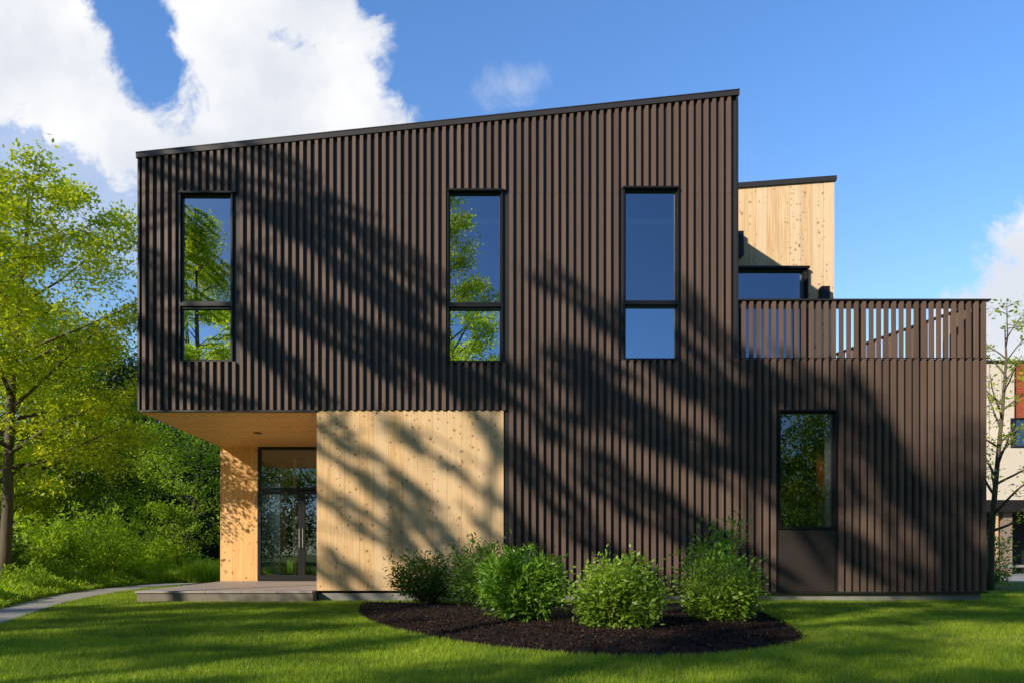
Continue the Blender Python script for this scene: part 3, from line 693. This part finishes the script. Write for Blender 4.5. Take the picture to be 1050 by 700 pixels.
y = -2.0; make_shrub('shrub', 'dark long-leaved shrub half hidden between the two leftmost shrubs', (fx(497, y), y), .46, .45, fz(563, y), M['lf_deep'], 5200, .080, 62, .32, .10, .3, .25, gs, ragged=.3)
x, y = gp(531, 641); make_shrub('shrub', 'bright shrub with long drooping leaves, second from the left in the bed', (x, y), .45, .42, fz(567, y), M['lf_long'], 7000, .085, 63, .33, .08, .3, .26, gs, ragged=.4)
x, y = gp(634, 650); make_shrub('boxwood_shrub', 'round bright yellow green boxwood bush in the middle of the bed', (x, y), .43, .42, fz(576, y), M['lf_shrub'], 12000, .050, 64, .55, .03, .4, .17, gs, stems=14)
y = -3.2; make_shrub('shrub', 'taller dark shrub rising behind the right boxwood', (fx(737, y), y), .44, .4, fz(546, y), M['lf_long'], 4200, .075, 65, .40, .1, .3, .3, gs, ragged=.4)
x, y = gp(739, 640); make_shrub('boxwood_shrub', 'round bright boxwood bush at the right end of the bed', (x, y), .41, .41, fz(579, y), M['lf_shrub'], 10500, .050, 66, .5, .03, .4, .2, gs, stems=13)
gu = 'sunlit shrubs beyond the path'
for i, (px, y, rx, h, mt, lab) in enumerate(((108, 7.5, 1.15, 2.05, 'lf_lite', 'broad sunlit shrub in the middle of the bank beyond the path'), (35, 5.2, 1.0, 1.7, 'lf_lite', 'light green shrub beyond the path below the big tree trunk'), (168, 10.5, .9, 1.3, 'lf_lite', 'low light shrub in front of the maple trunk'),
                                   (-30, 3.5, 1.0, 1.6, 'lf_mid', 'mid green shrub beyond the path, cut by the left edge of the photo'), (75, 10.5, 1.3, 2.2, 'lf_deep', 'darker shrub behind the broad sunlit one'))):
    make_shrub('wild_shrub', lab, (fx(px, y), y), rx, rx, h, M[mt], 9000, .105, 80+i, .5, .1, .4, .25, gu, stems=11, ragged=.3)

# --- caster trees left of / behind the photographer, with limbs reaching toward given points
TZ = .66
def wall_pt(px, py, t): return Vector((fx(px)-t, -t, fz(py)+TZ*t))
def grd_pt(x, y, t): return Vector((x-t, y-t, TZ*t))
def caster(name, label, base, H, sprays, mat, seed, size=.11, trunk_r=.16, filler=0):
    """sprays: list of (p0, p1, width, density) leafy boughs"""
    global RNG
    random.seed(seed); RNG = np.random.default_rng(seed); th = thing(name, label, 'tree', (base[0], base[1], 0), 'trees behind the photographer')
    mb = MB(); tp = curve((base[0], base[1], -.05), (random.uniform(-.03, .03), 0, 1), H, 9, wob=.05); mb.tube(tp, [trunk_r*(1.3 if i == 0 else 1)*(1-i/9)**.85+.01 for i in range(10)], 9)
    C = []; O = []
    for (a, b, w, dn) in split(sprays):
        c = (a+b)/2; near = min((a, b), key=lambda q: (q-Vector((base[0], base[1], q.z))).length); far = b if near is a else a
        zt = max(.8, min(H*.96, near.z-.35*(near-Vector((base[0], base[1], near.z))).length)); s = along(tp, zt/H)
        mid = s.lerp(near, .55)+Vector((0, 0, .15)); r0 = .028
        mb.tube([s, mid, near, (near+far)/2+Vector((0, 0, .05)), far], [r0, r0*.8, r0*.6, r0*.4, .004], 5)
        L = (b-a).length; m = int((L*w+.3*w)*dn*1150); nsub = max(3, int(L/.35))
        for k in range(nsub):
            f = (k+random.random())/nsub; p = a.lerp(b, f)+Vector(RNG.normal(size=3))*w*.24; q = p+Vector(RNG.normal(size=3))*w*.42
            mb.tube([a.lerp(b, f), p, q], [.012, .007, .003], 4)
            mm = max(3, m//nsub); P = np.array(p)[None]*(1-RNG.random((mm, 1)))+0*1
            u = RNG.random((mm, 1)); P = np.array(p)*(1-u)+np.array(q)*u+RNG.normal(size=(mm, 3))*w*.21+np.array((b-a).normalized())*RNG.normal(size=(mm, 1))*.22
            C.append(P); O.append(RNG.normal(size=(mm, 3))*.5)
    mb.build('trunk', M['bark'], th, smooth=True); C = np.concatenate(C); O = np.concatenate(O)
    link('crown', leaf_mesh('crown', C, size, .4, .55, O), mat, th); return th
def wst(x0, y0, x1, y1, w, t, dn=1.0, dt=0.0): return (wall_pt(x0, y0, t), wall_pt(x1, y1, t+dt), w/57.0, dn)
def split(sp):
    # a broad bough becomes two to four slimmer ones side by side, with daylight between them
    out = []
    for (a, b, w, dn) in sp:
        n = int(round(w*57/13.0)) if w < 1.2 and a.z > 9.5 else 1
        if n < 2: out.append((a, b, w, dn)); continue
        d = (b-a).normalized(); pz = Vector((0, 0, 1))-d*d.z; pz.normalize()
        for k in range(n):
            o = pz*((k+.5)/n-.5)*w*1.15*1.1; ja, jb = random.uniform(-.25, .35), random.uniform(-.35, .4)
            out.append((a+o+d*ja, b+o+d*jb, w/n*random.uniform(.55, .9), dn*random.uniform(1.0, 1.5)))
    return out
def gst(x0, y0, x1, y1, w, t, dn=1.0): return (grd_pt(x0, y0, t), grd_pt(x1, y1, t), w, dn)
A = [wst(130, 150, 240, 195, 38, 11, 1.0), wst(255, 158, 345, 195, 20, 11.5, .8), wst(245, 200, 370, 235, 34, 10.5, 1.0), wst(300, 215, 455, 330, 40, 11, 1.2), wst(245, 265, 350, 340, 30, 10.5, 1.0),
     wst(340, 330, 440, 400, 34, 11.5, 1.2), wst(240, 330, 335, 412, 26, 10, 1.2), wst(130, 325, 205, 370, 22, 10.5, .9), wst(120, 375, 255, 420, 20, 10, .9), wst(200, 205, 245, 330, 18, 11, .8), wst(120, 240, 185, 300, 18, 10.5, .6),
     wst(390, 240, 470, 300, 14, 11, .5)]
A += [gst(-8.0, -5.5, -5.4, -4.9, 1.0, 7, 1.2), gst(-6.4, -3.9, -4.0, -3.3, .9, 8, 1.2), gst(-5.2, -6.4, -3.0, -6.0, .5, 8, 1.0), gst(-6.5, -2.0, -3.8, -1.6, .9, 8.5, 1.1), gst(-4.8, -1.1, -2.0, -1.2, .8, 9, 1.1)]
caster('shade_tree', 'tall leafy tree farthest left behind the photographer, shading the upper left facade', (-15.2, -11.2), 16.0, A, M['lf_mid'], 101)
B = [wst(315, 440, 430, 515, 30, 14.5, 1.1), wst(400, 500, 470, 600, 36, 14, 1.1), wst(320, 495, 410, 560, 22, 14, .8), wst(385, 425, 520, 520, 13, 15, .8), wst(315, 560, 375, 610, 26, 14, .9), wst(480, 420, 525, 470, 16, 15, .8),
     wst(380, 330, 520, 410, 38, 15, 1.2), wst(500, 375, 600, 455, 32, 15, 1.2), wst(515, 455, 600, 535, 28, 15.5, 1.2), wst(510, 530, 570, 600, 34, 14.5, 1.2), wst(560, 350, 650, 400, 28, 15.5, 1.2), wst(430, 360, 500, 400, 24, 15, .8),
     wst(225, 520, 275, 560, 10, 16, .8), wst(225, 490, 275, 525, 9, 16, .7)]
B += [gst(-4.6, -5.3, -2.2, -4.8, .9, 9, 1.0), gst(-3.6, -3.5, -1.4, -3.0, .9, 10, 1.2), gst(-2.2, -8.1, .6, -7.9, .3, 10, .9), gst(-3.2, -6.6, -1.0, -6.2, .6, 10, .9), gst(-2.2, -1.6, .3, -1.2, 1.0, 11, 1.1), gst(-2.6, -4.4, -.8, -4.1, .4, 10, .7)]
caster('shade_tree', 'broad leafy tree left behind the photographer, shading the timber panel', (-15.6, -15.0), 16.5, B, M['lf_mid'], 102)
Cc = [wst(570, 290, 650, 345, 26, 16, 1.1), wst(640, 330, 760, 420, 44, 16, 1.3), wst(590, 400, 760, 490, 34, 16, 1.3), wst(600, 475, 740, 570, 34, 16, 1.3), wst(690, 300, 760, 370, 24, 17, 1.0), wst(720, 550, 800, 600, 34, 15.5, 1.2),
      wst(745, 370, 810, 420, 40, 16.5, 1.2), wst(745, 440, 850, 540, 46, 16.5, 1.2), wst(600, 550, 690, 610, 22, 15.5, 1.1), wst(585, 370, 640, 420, 24, 16, .9)]
Cc += [gst(-.6, -7.4, 1.2, -7.1, .5, 10.5, .8), gst(1.8, -1.4, 4.0, -1.0, .7, 13, 1.1), gst(3.4, -2.8, 5.6, -2.4, .6, 14, .9)]
caster('shade_tree', 'leafy tree behind the photographer reflected in the left upstairs window', (-11.2, -16.0), 15.5, Cc, M['lf_yel'], 103)
Dd = [wst(850, 372, 905, 450, 30, 22, 1.1), wst(890, 440, 945, 520, 34, 22, 1.2), wst(930, 505, 1010, 600, 36, 22, 1.2), wst(800, 380, 860, 430, 36, 22, 1.1), wst(850, 545, 930, 600, 28, 21, 1.0), wst(760, 400, 800, 460, 30, 21.5, 1.1), wst(800, 480, 860, 580, 30, 21.5, 1.0), wst(860, 460, 900, 530, 16, 21.5, .7)]
Dd += [(Vector((-14.2, -22.5, 13)), Vector((-11.5, -22.8, 12.6)), 1.25, .8), (Vector((-14.2, -22.3, 15)), Vector((-11.8, -21.9, 14.8)), 1.25, .75), (Vector((-14.4, -22.6, 11)), Vector((-11.6, -23, 10.6)), 1.25, .8), (Vector((-14.2, -22.5, 16.6)), Vector((-12.4, -22.6, 17.2)), 1.2, .6)]
Dd += [gst(4.4, -1.4, 7.8, -1.1, .7, 18, 1.0), gst(4.0, -4.2, 5.6, -3.9, .35, 17, .8), gst(1.8, -7.9, 4.2, -7.6, .3, 17, .7), gst(5.8, -3.2, 8.4, -2.8, .5, 17.5, .9)]
caster('shade_tree', 'tallest leafy tree far back on the left, shading the right end of the facade', (-14.2, -22.5), 19.0, Dd, M['lf_yel'], 104, .13)
# tree mirrored in the middle window
make_tree('shade_tree', 'slim tree behind the photographer mirrored in the middle upstairs window', 'tree', (.1, -16.2), 16.8, 3.3, M['lf_yel'], M['bark'], 105, 38, 8, 150, .12, .36, .12, .75,
          lambda t: 1.1*(1.04-t)**.7, (.02, 0), .24, 'trees behind the photographer')
for i, (x, y, h, r, lab) in enumerate(((14.5, -25, 10.5, 5, 'dark tree mirrored in the ground floor window'), (20, -23, 9, 4.5, 'dark tree behind the photographer on the right'), (27, -28, 10, 5, 'dark tree farthest right behind the photographer'), (6, -36, 8.5, 5, 'distant tree straight behind the photographer'), (-6, -38, 9, 5, 'distant tree behind the photographer left of centre'))):
    make_tree('background_tree', lab, 'tree', (x, y), h, r, M['lf_mid'], M['barkd'], 120+i, 26, 7, 110, .24, .1, .2, .45, lambda t: math.sin(math.pi*min(1, .2+t*.8))**.5, (0, 0), .5, 'background trees behind the photographer')

RNG = np.random.default_rng(15); random.seed(15)
pts = [(random.uniform(-40, 42), random.uniform(-48, -38), random.uniform(.8, 8.2)) for _ in range(150)]
blob_leaves(pts, [(random.uniform(2, 3.5), 1.8, random.uniform(1.5, 2.8)) for _ in pts], 230, .32, M['lf_mid'], 'rear_woodland', 'leafy woodland edge far behind the photographer', 'woodland', 'stuff')

# --- right side: slim birch, neighbour building
make_tree('slim_tree', 'slender sparse tree beside the right corner of the house', 'tree', (12.2, 3.7), 6.1, 1.2, M['lf_yel'], M['barkl'], 131, 22, 4, 24, .09, .22, .06, .75, lambda t: 1.0-.45*t, (-.015, 0), .16, None, .5, .0, .5)
make_shrub('shrub', 'green shrub at the right edge below the slender tree', (13.1, 5.0), .55, .5, 1.35, M['lf_long'], 2600, .08, 132, .45, .1, .4, .25, ragged=.4)
nb = thing('neighbour_building', 'cream and orange red building beyond the right corner of the house', 'building', (30, 22, 0))
YB = 18.0
def bx(px, y=YB): return fx(px, y)
def bz(py, y=YB): return fz(py, y)
w = MB(); w.box(bx(1000), bx(1040), YB, YB+9, bz(520), bz(372)); w.box(bx(1040), bx(1200), YB+.05, YB+9, bz(520), bz(371.5)); w.build('wall', M['cream'], nb)
w = MB(); w.box(bx(1040.5), bx(1110), YB-.03, YB+.047, bz(428), bz(372.5)); w.build('red_cladding', M['redb'], nb)
w = MB(); w.box(bx(1000)-.1, bx(1200), YB-.1, YB+9.1, bz(371.4), bz(369.5)); w.build('roof', M['cap'], nb)
w = MB(); rect_frame(w, bx(1036), bx(1100), bz(459), bz(428.5), YB-.06, YB+.045, .08); w.box(bx(1036)+.08, bx(1100)-.08, YB+.0, YB+.03, bz(459)+.08, bz(428.5)-.08); f = w.build('window', M['frame'], nb)
w = MB(); w.box(bx(1036)+.09, bx(1100)-.09, YB-.03, YB-.02, bz(459)+.09, bz(428.5)-.09); w.build('pane', M['doorglass'], f)
YC = 15.5
w = MB(); w.box(bx(1039.6), bx(1040.6), YB-.07, YB-.032, bz(520), bz(372.5)); w.build('downpipe', M['frame'], nb)
for px in (1014, 1027):
    w = MB(); w.box(bx(px), bx(px)+.02, YB-.012, YB-.001, bz(520), bz(372.5)); w.build('panel_joint', M['taupe'], nb)
w = MB(); w.box(bx(995, YC), bx(1140, YC), YC, YB-.1, bz(512, YC), bz(459, YC)); w.build('canopy', M['cream'], nb)
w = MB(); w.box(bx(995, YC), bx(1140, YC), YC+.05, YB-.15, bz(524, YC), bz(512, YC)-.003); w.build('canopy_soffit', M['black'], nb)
w = MB(); w.box(bx(1000), bx(1200), YB-.08, YB-.02, .05, bz(521)); w.build('ground_floor_recess_shade', M['black'], nb)  # near-black sheet stands in for the shade of the recess under the canopy
w = MB(); w.box(bx(1026, YC), bx(1029.5, YC), YC+.3, YC+.5, 0, bz(524, YC)-.003); w.build('column', M['col'], nb)
w = MB(); w.box(bx(1037, YC), bx(1046, YC), YC+.4, YC+.7, 0, bz(524, YC)-.003); w.build('column', M['taupe'], nb)
w = MB(); w.box(bx(1080, YC), bx(1084, YC), YC+.3, YC+.5, 0, bz(524, YC)-.003); w.build('column', M['col'], nb)
w = MB(); w.prism([(bx(985, 9), 9), (34, 9), (48, 17.5), (16, 17.9)], -.1, -.004); w.build('pavement', M['path']); tag(bpy.data.objects['pavement'], kind='structure')
w = MB(); w.box(19.2, 22.0, 13.8, 14.15, .33, .42); w.box(19.4, 19.6, 13.82, 14.1, 0, .329); w.box(21.6, 21.8, 13.82, 14.1, 0, .329)
tag(w.build('bench', M['concrete'], None, bevel=.01), 'low pale stone bench on the paving before the neighbouring building', 'bench')

# ------------------------------------------------------------------ camera, sun, sky
cam = bpy.data.cameras.new('Camera'); co = bpy.data.objects.new('Camera', cam); COL.objects.link(co)
co.location = (0, -D0, EYE); co.rotation_euler = (math.radians(90), 0, 0)
cam.sensor_width = 36; cam.lens = F/1050*36; cam.shift_x = (525-CX)/1050; cam.shift_y = (HY-350)/1050; cam.clip_start = .05; cam.clip_end = 3000
sc.camera = co
sd_ = Vector((1, 1, -TZ)).normalized(); elev = math.asin(-sd_.z)
sun = bpy.data.lights.new('Sun', 'SUN'); sun.energy = 5.0; sun.angle = math.radians(.5); sun.color = (1, .89, .74)
so_ = bpy.data.objects.new('Sun', sun); COL.objects.link(so_); so_.rotation_euler = sd_.to_track_quat('-Z', 'Y').to_euler(); so_.location = (-20, -20, 20)

wd = bpy.data.worlds.new('World'); sc.world = wd; wd.use_nodes = True; wt_ = wd.node_tree; wt_.nodes.clear()
S = NT.__new__(NT); S.t = wt_
outw = wt_.nodes.new('ShaderNodeOutputWorld'); bg = wt_.nodes.new('ShaderNodeBackground'); wt_.links.new(bg.outputs[0], outw.inputs[0]); bg.inputs[1].default_value = .1
sky = S.n('ShaderNodeTexSky', sky_type='NISHITA', sun_disc=False, sun_elevation=elev, sun_rotation=math.radians(225), altitude=100, air_density=1.0, dust_density=.6, ozone_density=2.0)
gen = S.n('ShaderNodeTexCoord').outputs['Generated']; dx, dy, dz = S.xyz(gen)
yc = S.math('MAXIMUM', dy, .08)
u = S.math('DIVIDE', dx, yc); v = S.math('DIVIDE', dz, yc)
uv = S.comb(u, v, 0.0)
wn1 = S.noise(uv, 5.5, 12, .68, .3); wn2 = S.noise(S.comb(u, v, 5.0), 15.0, 8, .65, .4)
def ell(px, py, rx, ry, ang=0.0, pw=1.0):
    cu, cv = (px-CX)/F, (HY-py)/F; a = math.radians(ang); ca, sa = math.cos(a), math.sin(a)
    du = S.math('SUBTRACT', u, cu); dv = S.math('SUBTRACT', v, cv)
    p = S.math('DIVIDE', S.math('ADD', S.math('MULTIPLY', du, ca), S.math('MULTIPLY', dv, sa)), rx/F)
    q = S.math('DIVIDE', S.math('SUBTRACT', S.math('MULTIPLY', dv, ca), S.math('MULTIPLY', du, sa)), ry/F)
    r2 = S.math('ADD', S.math('MULTIPLY', p, p), S.math('MULTIPLY', q, q))
    return S.math('MULTIPLY', S.math('SUBTRACT', 1.0, r2), pw)
def vmax(*a):
    r = a[0]
    for b in a[1:]: r = S.math('MAXIMUM', r, b)
    return r
def smax(*a):
    r = a[0]
    for b in a[1:]: r = S.math('SMOOTH_MAX', r, b, .25)
    return r
dens = smax(ell(50, 40, 130, 58, -44), ell(0, 30, 80, 60, -20), ell(122, 118, 78, 30, -38), ell(255, 70, 85, 95, -15), ell(310, 92, 82, 48, -42), ell(250, 140, 130, 46, -5), ell(205, 20, 40, 60, 0), ell(310, 20, 50, 40, -40),
            ell(1072, 328, 78, 44, 12), ell(1140, 300, 100, 70), ell(-250, 60, 240, 60, 10), ell(-420, 250, 160, 40), ell(1500, 120, 240, 60, -10), ell(1900, 350, 300, 40))
dens = S.math('MULTIPLY', S.math('MAXIMUM', dens, -4.5), .75)
dens = S.math('SUBTRACT', dens, S.math('MULTIPLY', S.math('MAXIMUM', ell(282, 36, 52, 34, -20), -.6), .75))
dens = S.math('SUBTRACT', dens, S.math('MULTIPLY', S.math('MAXIMUM', ell(143, 35, 50, 150, 24), -.6), 1.1))
dens = S.math('ADD', dens, S.math('MULTIPLY', S.math('SUBTRACT', wn1, .5), 3.0)); dens = S.math('ADD', dens, S.math('MULTIPLY', S.math('SUBTRACT', wn2, .5), 2.6))
cl = S.step(dens, -.25, .65)
wisp = S.math('MULTIPLY', S.step(S.math('ADD', ell(520, 92, 45, 28, 20), S.math('MULTIPLY', S.math('SUBTRACT', wn2, .5), 4.0)), -.1, 1.9), .32)
wisp2 = S.math('MULTIPLY', S.step(ell(90, 185, 170, 80, -20), -.6, .9), .42)
cl = vmax(cl, wisp, wisp2)
cl = S.math('MULTIPLY', cl, S.step(dy, .08, .2))
shade = S.step(S.noise(S.comb(u, v, 2.0), 4.5, 5, .55), .3, .7)
cloudc = S.mix(shade, (7.6, 8.0, 8.8), (10.3, 10.3, 10.3))
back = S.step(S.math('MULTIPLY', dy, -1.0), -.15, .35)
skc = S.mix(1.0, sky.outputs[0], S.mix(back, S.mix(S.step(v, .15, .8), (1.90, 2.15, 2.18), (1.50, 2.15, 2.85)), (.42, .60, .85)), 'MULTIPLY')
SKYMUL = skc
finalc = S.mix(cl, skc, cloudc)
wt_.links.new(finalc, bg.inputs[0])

sc.view_settings.view_transform = 'Standard'; sc.view_settings.look = 'None'; sc.view_settings.exposure = 0; sc.view_settings.gamma = 1
sc.render.engine = 'CYCLES'; sc.cycles.max_bounces = 8; sc.cycles.transparent_max_bounces = 16; sc.cycles.caustics_reflective = False; sc.cycles.sample_clamp_indirect = 6
